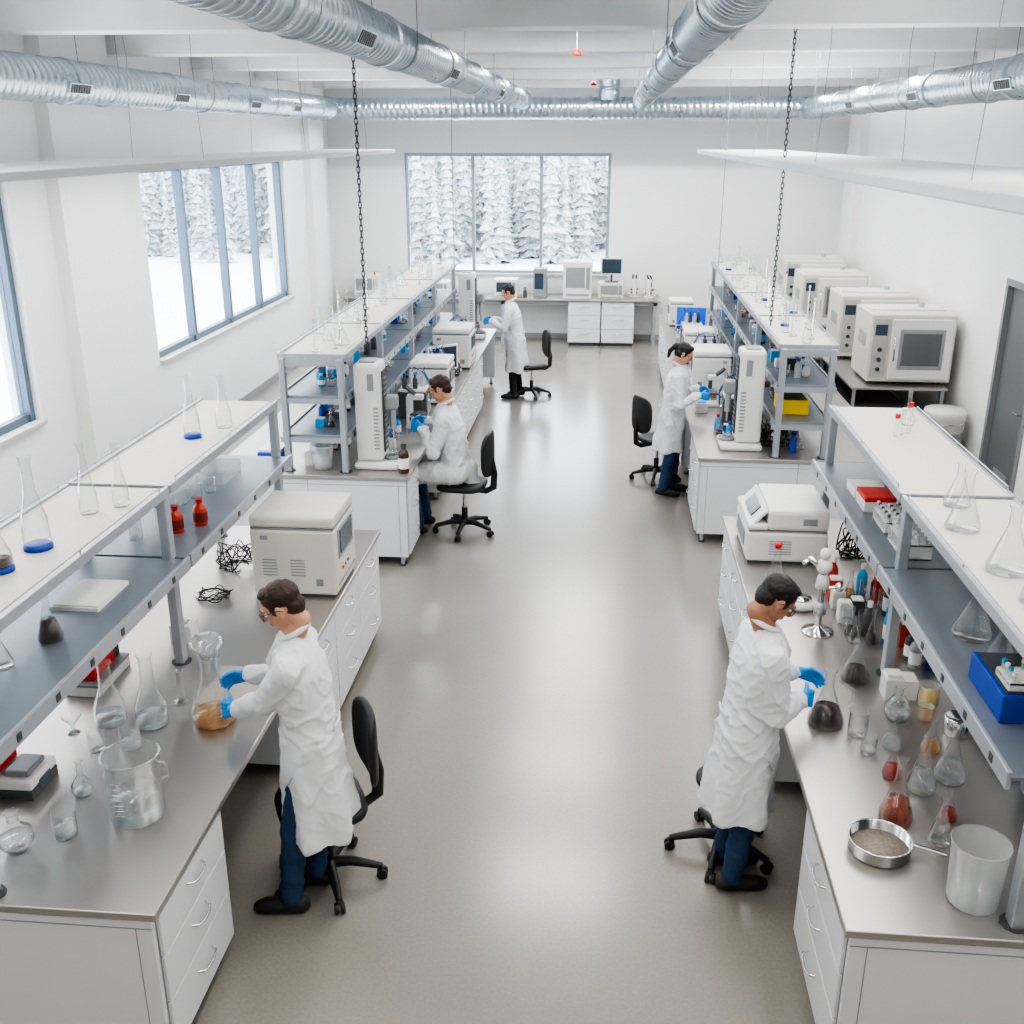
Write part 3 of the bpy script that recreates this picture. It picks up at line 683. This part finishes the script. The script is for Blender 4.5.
for xs,ys in((-2.64,(9.95,11.7,13.5,15.3)),(1.93,(10.8,12.6,14.4,16.2))):
    for y in ys:
        for z,h in((1.62,.2),(1.25,.2),(BT,.22)):
            k+=1
            if xs>0 and y==10.8 and z==1.25: cluster('shelf_supplies',xs,11.25,z,7,.36,.7,h,k,[wht,mlk,dgr,cya]); continue
            cluster('shelf_supplies',xs,y,z,13,.36,1.4,h,k,[wht,mlk,dgr,cya,wht,blu,dgr,dgr])
        k+=1; random.seed(k)
        m=MB()
        for i in range(8):
            xx=random.uniform(-.2,.2); yy=-.7+.19*i; t=random.random()
            if t<.3: tallerl(m,xx,yy,0,random.uniform(.2,.36),.045,None,random.choice([None,blu,None]))
            elif t<.5: erl(m,xx,yy,0,random.uniform(.14,.26))
            elif t<.7: gradc(m,xx,yy,0,.3,.02)
            else:
                m.lathe([(0,0),(.03,0),(.03,.015),(.006,.02),(.006,.38),(0,.38)],chrome if t<.85 else wht,8,c=(xx,yy,0)); m.ell((xx,yy,.38),(.012,.012,.02),red if t>.9 else wht,seg=6,rg=4)
        m.obj('shelf_glassware',xs,y,TS)
MB().bx(-.14,.14,-.2,.2,0,.15,yel,.01).bx(-.12,.12,-.18,.18,.145,.152,dgr).obj('yellow_bin',1.90,10.45,1.25)
MB().bx(-.12,.12,-.15,.15,0,.12,blu,.01).bx(-.1,.1,-.13,.13,.12,.14,wht).obj('blue_box',-3.15,9.4,BT)
m=MB(); m.lathe([(0,0),(.09,0),(.11,.22),(.115,.23),(.1,.23),(0,.225)],mlk,20).lathe([(0,.0),(.08,.003),(.095,.12),(0,.12)],wht,18); m.obj('plastic_tub',-2.62,9.2,BT)
cables(1.75,10.4,BT,7,.17,h=.28); cables(-2.3,10.0,BT,6,.15,h=.25); cables(-2.3,13.4,BT,5,.2,h=.25); cables(1.6,14.1,BT,5,.2,h=.25)
# ------------------------------------------------------------------ ovens and steel table
m=MB(); m.bx(3.1,4.28,13.1,20.1,.87,.9,steel,.004).bx(3.15,4.23,13.2,20.0,.25,.27,steel)
for x in(3.15,4.23):
    for y in(13.15,15.2,17.3,20.05): m.bx(x-.02,x+.02,y-.02,y+.02,0,.87,alu)
m.bx(3.25,3.9,13.5,14.6,.27,.6,dgr,.01).bx(3.3,4.1,15.5,16.6,.27,.55,mgr,.01)
m.obj('steel_table')
def oven(x,y,z,s=1.,rz=0):
    m=MB(); w_,d_,h=1.0,.85,.86
    m.bx(-w_/2,w_/2,-d_/2,d_/2,.04,h,bei,.015)
    for a in(-.4,.4):
        for b in(-.35,.35): m.cyl((a,b,0),(a,b,.04),.025,dgr,8)
    m.bx(-w_/2+.24,w_/2-.03,-d_/2-.035,-d_/2,.08,h-.05,wht,.012)
    m.bx(-w_/2+.34,w_/2-.13,-d_/2-.042,-d_/2-.03,.2,h-.17,seam,.006); m.bx(-w_/2+.38,w_/2-.17,-d_/2-.046,-d_/2-.04,.25,h-.22,M('oven_glass',(.13,.14,.14),.2))
    m.bx(-w_/2+.03,-w_/2+.21,-d_/2-.012,-d_/2,.1,h-.05,M('panel_grey',(.42,.42,.41),.5),.003); m.bx(-w_/2+.05,-w_/2+.19,-d_/2-.016,-d_/2-.01,h-.25,h-.12,scr)
    for i in range(3): m.cyl((-w_/2+.12,-d_/2-.03,.2+.12*i),(-w_/2+.12,-d_/2-.01,.2+.12*i),.025,dgr,12)
    m.tube([(-w_/2+.28,-d_/2-.035,.3),(-w_/2+.28,-d_/2-.08,.32),(-w_/2+.28,-d_/2-.08,.58),(-w_/2+.28,-d_/2-.035,.6)],.011,chrome,8)
    for i in range(8): m.box((-w_/2,-.2+.05*i,h*.6),(.006,.02,.16),seam)
    m.bx(-w_/2+.05,w_/2-.05,-.1,.3,h,h+.02,wht,.005); m.cyl((.2,.1,h+.02),(.2,.1,h+.07),.04,alu,12)
    o=m.obj('laboratory_oven',x,y,z,rz); o.scale=(s,s,s); return o
oven(3.82,13.70,BT,1.03); oven(3.78,15.3,BT,1.03); oven(3.66,17.7,BT,1.02); oven(3.66,19.4,BT,1.06)
m=MB(); m.lathe([(0,0),(.16,0),(.19,.44),(.2,.45),(.2,.5),(.19,.52),(0,.525)],wht,24).lathe([(.172,.1),(.176,.1),(.186,.34),(.182,.34)],mgr,24); m.tube([(.19*math.cos(a),.19*math.sin(a),.42) for a in[math.pi*t/8+math.pi for t in range(9)]],.005,chrome,5); m.obj('storage_pail',4.14,12.66,0).scale=(1.25,1.25,1.45)
def small_box(name,x,y,w_,d_,h,body,face):
    m=MB(); m.bx(-w_/2,w_/2,-d_/2,d_/2,0,h,body,.015); m.bx(-w_*.4,w_*.25,-d_/2-.01,-d_/2,h*.3,h*.85,face,.004); m.bx(w_*.3,w_*.42,-d_/2-.008,-d_/2,h*.25,h*.85,mgr); m.bx(-w_*.4,w_*.4,-d_/2-.008,-d_/2,h*.08,h*.14,seam)
    return m.obj(name,x,y,BT)
small_box('microwave_oven',-1.95,20.65,.46,.4,.34,wht,scr); small_box('tall_analyzer',-1.28,20.65,.26,.4,.55,mgr,scr)
small_box('mass_spectrometer',-.55,20.6,.56,.5,.7,wht,mgr); small_box('data_recorder',.1,20.6,.5,.4,.3,bei,mgr)
monitor('computer_monitor',.1,20.6,BT+.3,R(-90),scr,.42)
small_box('benchtop_centrifuge',-4.7,20.6,.5,.45,.4,wht,mgr); small_box('signal_analyzer',-4.1,20.65,.4,.4,.3,bei,scr); small_box('centrifuge',-3.3,20.65,.45,.4,.28,wht,mgr)
cluster('reagent_bottle_cluster',-1.62,20.5,BT,4,.2,.22,.22,70); cluster('reagent_bottle_cluster',-2.7,20.6,BT,9,.6,.3,.24,71,[dgr,wht,mlk,blu])
# ------------------------------------------------------------------ chairs
def chairmesh(back=True):
    m=MB()
    for i in range(5):
        a=2*math.pi*i/5+.3; c,s_=math.cos(a),math.sin(a)
        m.tube([(0,0,.11),(c*.12,s_*.12,.115),(c*.29,s_*.29,.075)],[.034,.028,.018],blk,8)
        m.cyl((c*.29,s_*.29,.05),(c*.29,s_*.29,.08),.01,dgr,6)
        for q in(-.016,.016): m.cyl((c*.29-s_*(q-.009),s_*.29+c*(q-.009),.03),(c*.29-s_*(q+.009),s_*.29+c*(q+.009),.03),.03,blk,14)
    m.cyl((0,0,.08),(0,0,.26),.03,blk,14).cyl((0,0,.26),(0,0,.44),.018,chrome,12)
    if not back:
        m.cyl((0,0,.43),(0,0,.45),.1,blk,16); m.lathe([(0,.45),(.15,.45),(.165,.465),(.165,.485),(.15,.5),(0,.505)],blk,28); return m
    m.box((0,0,.45),(.22,.2,.03),blk,.008)
    m.ell((.02,0,.495),(.235,.235,.04),blk,e=.55,seg=28,rg=10)
    m.tube([(-.05,0,.45),(-.22,0,.44),(-.29,0,.48),(-.3,0,.62),(-.265,0,.8)],[.02,.02,.022,.02,.018],blk,8,sx=1.6)
    m.tube([(.06,-.1,.45),(.08,-.26,.44)],.007,blk,6)
    m.ell((-.265,0,.82),(.028,.215,.215),blk,e=.6,seg=28,rg=14,bend=.9)
    return m
CH=chairmesh().obj('office_chair',-1.42,4.60,0,math.pi+.45)
chairmesh(False).obj('office_stool',.75,5.03,0,.35); dup(CH,-1.38,9.98,0,math.pi-.1,1.05); dup(CH,-1.12,16.0,0,math.pi+.3); dup(CH,.66,11.95,0,.5)
# ------------------------------------------------------------------ people
def ik(S,W,l1,l2,pole):
    d=W-S; L=min(d.length,(l1+l2)*.995); dn=d.normalized()
    a=(l1*l1-l2*l2+L*L)/(2*L); h=math.sqrt(max(0,l1*l1-a*a))
    p=(pole-dn*pole.dot(dn)).normalized()
    return S+dn*a+p*h
def person(wx,wy,rz,hands,skin,hair,lean=.15,pitch=.5,yaw=0.,seated=False,scale=1.,trs=jean,woman=False,name='lab_technician',feet=((.03,.1),(-.05,-.11)),hem=0.):
    root=bpy.data.objects.new(name,None); sc.collection.objects.link(root); root.location=(wx,wy,0); root.rotation_euler=(0,0,rz); root.scale=(scale,)*3
    inv=(Matrix.Translation((wx,wy,0))@Matrix.Rotation(rz,4,'Z')@Matrix.Scale(scale,4)).inverted()
    dz=-.29 if seated else 0.
    def cx(z):
        t=max(0,(z-.9)/.58); return lean*t**1.25
    ww=.93 if woman else 1.
    secs=[(.43+hem,.180,.218),(.6+hem*.6,.168,.208),(.78,.156,.2),(.93,.146,.19),(1.07,.128,.172),(1.2,.130,.184),(1.32,.128,.198),(1.40,.106,.19),(1.44,.086,.155),(1.475,.064,.105),(1.505,.053,.060)]
    c=MB()
    if seated:
        c.loft([(cx(z)-.0,0,z+dz,rx,ry*ww) for z,rx,ry in secs if z>.8],coatM)
        c.ell((0,0,.62),(.17,.2,.12),coatM)
    else: c.loft([(cx(z)-(.02 if z<.7 else .0),0,z,rx,ry*ww) for z,rx,ry in secs],coatM)
    H=[]
    for sgn,hw in((1,hands[0]),(-1,hands[1])):
        S=V((cx(1.4)+.0,sgn*.170*ww,1.385+dz)); T=inv@V(hw[0]); n=V((0,-sgn,-.35)).normalized()
        dr=(T-S); dr.z*=.35; dr.y=dr.y*.6-sgn*.03; dr.normalize()
        Wp=T-dr*.085
        if (Wp-S).length>.545: Wp=S+(Wp-S).normalized()*.545
        E=ik(S,Wp,.295,.262,V((-.35,sgn*.45,-1)))
        fd=(Wp-E).normalized()
        c.chain([S,S.lerp(E,.5),E,E.lerp(Wp,.5),Wp-fd*.03],[.072,.066,.062,.054,.050],coatM,12)
        c.ell(S+V((0,-sgn*.035,.005)),(.08,.08,.066),coatM)
        H.append((Wp,dr,n,sgn,fd))
    if seated:
        for sgn in(1,-1): c.chain([(0,sgn*.1,.6),(.2,sgn*.12,.6),(.33,sgn*.125,.59)],[.115,.105,.095],coatM,12)
        c.chain([(-.1,0,.6),(-.13,0,.5)],[.1,.08],coatM,12)
    co=c.obj('lab_coat',parent=root)
    ph=random.random()*10
    def rg(x,y,z): return max(0.,1-abs(noise.noise(V((x,y,z))))*5)**1.5
    def dsp(p):
        low=max(0,min(1,(.98-p.z)/.5)) if not seated else 0
        a=math.atan2(p.y,p.x)
        f_=.018*low*math.sin(a*6+ph+2.5*noise.noise(V((p.x*2,p.y*2,p.z*1.2+ph))))
        w_=.0115*rg(p.x*5+ph,p.y*5,p.z*(4 if p.z<1.0 else 8)+p.x*6)+.007*rg(p.x*9,p.y*9+ph,p.z*13-p.x*8)-.003+.003*noise.noise(V((p.x*12,p.y*12,p.z*12+ph)))
        return f_+w_*(1-low*.5)
    remesh(co,.010,2,.5,dsp)
    d=MB(); nz=1.50+dz; nx=cx(1.5)
    d.tube([(nx+.070*math.cos(a)-.01,.068*math.sin(a),nz+.012-.035*math.cos(a)) for a in[2*math.pi*t/18 for t in range(18)]],.014,coatM,8,closed=True)
    sm_=M('coat_seam',(.42,.42,.46),.9)
    for sgn in(1,-1):
        d.tube([(nx+.055,sgn*.05,nz-.02),(cx(1.38)+.112,sgn*.06,1.385+dz),(cx(1.2)+.13,sgn*.012,1.2+dz)],[.014,.016,.006],coatM,8)
        if not seated:
            def ys(x,z,rx,ry): return sgn*ry*ww*math.sqrt(max(0,1-((x-cx(z))/rx)**2))
            d.tube([(.03,ys(.03,.9,.147,.19)+sgn*.009,.9),(.09,ys(.09,.78,.156,.2)+sgn*.009,.78)],.003,sm_,6)
    if not seated:
        d.tube([(cx(1.02)-.136,-.07,1.03),(cx(1.02)-.146,0,1.03),(cx(1.02)-.136,.07,1.03)],.006,coatM,6,sx=3)
    d.obj('collar_and_seams',parent=root)
    l=MB(); sh=MB()
    for i,sgn in enumerate((1,-1)):
        if seated:
            hp=V((0,sgn*.09,.58)); kn=V((.42,sgn*.13,.56)); an=V((.34,sgn*.13,.12))
        else:
            fx,fy=feet[i]; hp=V((0,sgn*.09,.9)); an=V((fx,fy,.1)); kn=V((fx*.5+.03,(sgn*.09+fy)/2,.5))
        l.chain([hp,hp.lerp(kn,.5),kn,kn.lerp(an,.45),an],[.088,.078,.064,.062,.056],trs,12)
        ax,ay=an.x,an.y
        sh.chain([(ax-.05,ay,.05),(ax+.04,ay,.048),(ax+.13,ay*1.03,.04),(ax+.165,ay*1.04,.034)],[.042,.045,.043,.034],shoe,12)
        sh.chain([(ax-.01,ay,.06),(ax-.01,ay,.11)],[.042,.042],shoe,10)
    l.ell((0,0,.92+dz*1.1),(.12,.16,.12),trs)
    remesh(l.obj('trousers',parent=root),.012,3,.5,lambda p:.008*rg(p.x*6,p.y*6,p.z*14)+.004*noise.noise(p*22))
    so=remesh(sh.obj('shoes',parent=root),.008,3)
    for v in so.data.vertices: v.co.z=max(v.co.z,.004)
    hc=V((lean*1.12+.03,0,1.63+dz)); T=Matrix.Translation(hc)@Matrix.Rotation(yaw,4,'Z')@Matrix.Rotation(pitch,4,'Y')@Matrix.Scale(.95,4)
    h=MB(); h.M=T
    h.ell((-.012,0,.035),(.098,.077,.09),skin).ell((.02,0,-.02),(.073,.063,.088),skin).ell((.045,0,-.083),(.037,.034,.027),skin)
    h.ell((.045,.03,-.03),(.035,.03,.035),skin).ell((.045,-.03,-.03),(.035,.03,.035),skin)
    h.chain([(.09,0,.018),(.104,0,-.006),(.110,0,-.02)],[.009,.012,.0145],skin,8).ell((.098,.012,-.023),(.011,.009,.008),skin).ell((.098,-.012,-.023),(.011,.009,.008),skin)
    h.chain([(.083,-.04,.03),(.09,0,.032),(.083,.04,.03)],[.01,.012,.01],skin,8)
    h.ell((.083,0,-.05),(.013,.024,.007),skin).ell((.081,0,-.061),(.013,.02,.007),skin)
    for sgn in(1,-1): h.ell((-.008,sgn*.08,-.0),(.02,.010,.032),skin,rot=Matrix.Rotation(sgn*.3,4,'Z')); h.ell((-.004,sgn*.077,-.028),(.01,.008,.012),skin)
    h.M=Matrix.Identity(4)
    h.chain([T@V((-.03,0,-.04)),T@V((-.04,0,-.1)),V((nx-.01,0,nz-.02))],[.055,.052,.058],skin,14)
    remesh(h.obj('head',parent=root),.005,3,.5)
    e=MB(); e.M=T
    for sgn in(1,-1):
        e.ell((.074,sgn*.031,.008),(.014,.015,.011),eyeW,seg=12,rg=8).ell((.0855,sgn*.031,.006),(.0045,.006,.006),iris,seg=8,rg=6)
        e.tube([(.088,sgn*.014,.034),(.09,sgn*.032,.04),(.078,sgn*.052,.034)],[.003,.004,.002],hair,6)
    e.ell((.090,0,-.051),(.009,.021,.005),lip).ell((.088,0,-.060),(.009,.018,.005),lip)
    e.obj('facial_features',parent=root)
    hr=MB(); hr.M=T
    hr.ell((-.022,0,.050),(.1,.083,.084),hair).ell((-.058,0,-.005),(.056,.068,.072),hair).ell((.030,0,.100),(.045,.055,.026),hair)
    for sgn in(1,-1): hr.ell((.015,sgn*.066,.024),(.022,.012,.040),hair)
    if woman: hr.ell((-.125,0,.03),(.045,.042,.045),hair).chain([(-.14,0,.02),(-.16,0,-.05),(-.14,0,-.12)],[.03,.028,.015],hair,8); hr.ell((-.03,0,-.0),(.075,.084,.07),hair)
    remesh(hr.obj('hair',parent=root),.005,2,.4,lambda p:.003*noise.noise(p*40)+.0025*noise.noise(V((p.x*60,p.y*160,p.z*60))))
    g=MB(); g.M=T
    for sgn in(1,-1):
        g.tube([(.095,sgn*.056,.02),(.06,sgn*.078,.022),(-.01,sgn*.09,.016),(-.03,sgn*.088,.0)],.0025,dgr,6)
        g.tube([(.104,sgn*.005,.024),(.105,sgn*.03,.026),(.094,sgn*.058,.022),(.092,sgn*.058,-.008),(.102,sgn*.032,-.02),(.108,sgn*.01,-.006)],.002,dgr,5,closed=True)
    kk=g.mi(lens); pr=None
    for t in range(13):
        y=-.058+.116*t/12; x=.108-3.6*y*y; a=g.v((x,y,.024)); b=g.v((x,y,-.016))
        if pr: g.f([pr[0],pr[1],b,a],kk,True)
        pr=(a,b)
    g.obj('safety_glasses',parent=root)
    for Wp,dr,n,sgn,fd in H:
        q=MB(); n=(n-dr*n.dot(dr)).normalized(); s_=dr.cross(n).normalized()
        th=s_ if s_.z>0 else -s_
        q.chain([Wp-fd*.045,Wp-fd*.0,Wp+dr*.02],[.036,.031,.028],glove,12)
        for i in range(4):
            off=(-.033+.022*i)
            q.chain([Wp+dr*.01+th*off*.6,Wp+dr*.085+th*off],[.017,.0135],glove,8)
            L=[.058,.07,.077,.068][i]; p=Wp+dr*.085+th*off; ang=.25
            pts=[p]
            for sgm,da in((.42,.28),(.32,.5),(.26,.45)):
                ang+=da; p=p+(dr*math.cos(ang)+n*math.sin(ang))*L*sgm; pts.append(p)
            q.chain(pts,[.0105,.0095,.009,.008],glove,8)
        p=Wp+dr*.03+th*.024; pts=[p]
        for L,dd in((.038,dr*.55+th*.75+n*.35),(.032,dr*.75+th*.35+n*.6),(.026,dr*.75+th*.05+n*.7)):
            p=p+dd.normalized()*L; pts.append(p)
        q.chain(pts,[.015,.0125,.0105,.009],glove,8)
        remesh(q.obj('gloved_hand',parent=root),.004,2,.4)
    return root
person(-1.42,4.46,math.pi+.08,[((-1.93,4.57,1.04),),((-1.93,4.79,1.12),)],skA,hrA,.055,.5,scale=1.05,feet=((.13,.12),(.04,-.08)))
person(.80,4.80,R(10),[((1.17,5.07,1.13),),((1.14,4.91,1.08),)],skB,hrB,.055,.7,scale=1.03,feet=((-.03,.1),(-.04,-.09)),hem=.03)
person(-1.45,9.97,math.pi-.1,[((-1.86,9.85,1.14),),((-1.87,10.05,1.16),)],skA,hrA,.10,.4,seated=True,scale=1.12)
person(-1.36,15.9,math.pi,[((-1.82,15.8,1.2),),((-1.82,16.0,1.2),)],skA,hrB,.08,.35,trs=blkT)
person(.78,11.42,-.15,[((1.15,11.5,1.19),),((1.14,11.3,1.17),)],skA,hrB,.06,.5,woman=True,scale=.99,hem=.1)
m=MB(); m.cyl((0,0,0),(0,0,.13),.012,wht,8).cyl((0,0,-.06),(0,0,0),.004,cya,6); m.obj('pipette',-1.93,9.95,1.10)
MB().bx(-.07,.07,-.12,.12,0,.12,wht,.01).bx(-.05,.05,-.1,.1,.12,.13,cya).obj('sample_box',1.12,11.72,BT)
# ------------------------------------------------------------------ world & camera
wd=bpy.data.worlds.new('overcast_sky'); sc.world=wd; wd.use_nodes=True
N=wd.node_tree.nodes; L=wd.node_tree.links; bg=N['Background']
tc=N.new('ShaderNodeTexCoord'); nz=N.new('ShaderNodeTexNoise'); nz.inputs['Scale'].default_value=1.5
cr=N.new('ShaderNodeValToRGB'); cr.color_ramp.elements[0].color=(.78,.87,.97,1); cr.color_ramp.elements[1].color=(.90,.95,1,1)
L.new(tc.outputs['Generated'],nz.inputs[0]); L.new(nz.outputs['Fac'],cr.inputs[0]); L.new(cr.outputs[0],bg.inputs[0]); bg.inputs[1].default_value=5.2
cam=bpy.data.cameras.new('camera'); co=bpy.data.objects.new('camera',cam); sc.collection.objects.link(co)
co.location=(0,0,3.85); co.rotation_euler=(R(90-19.86),0,R(5.1)); cam.sensor_width=36; cam.lens=36*1038/1024; cam.clip_end=300
sc.camera=co
sc.view_settings.view_transform='AgX'
try: sc.view_settings.look='AgX - High Contrast'
except Exception: pass
sc.view_settings.exposure=.25
try: sc.cycles.transparent_max_bounces=24
except Exception: pass
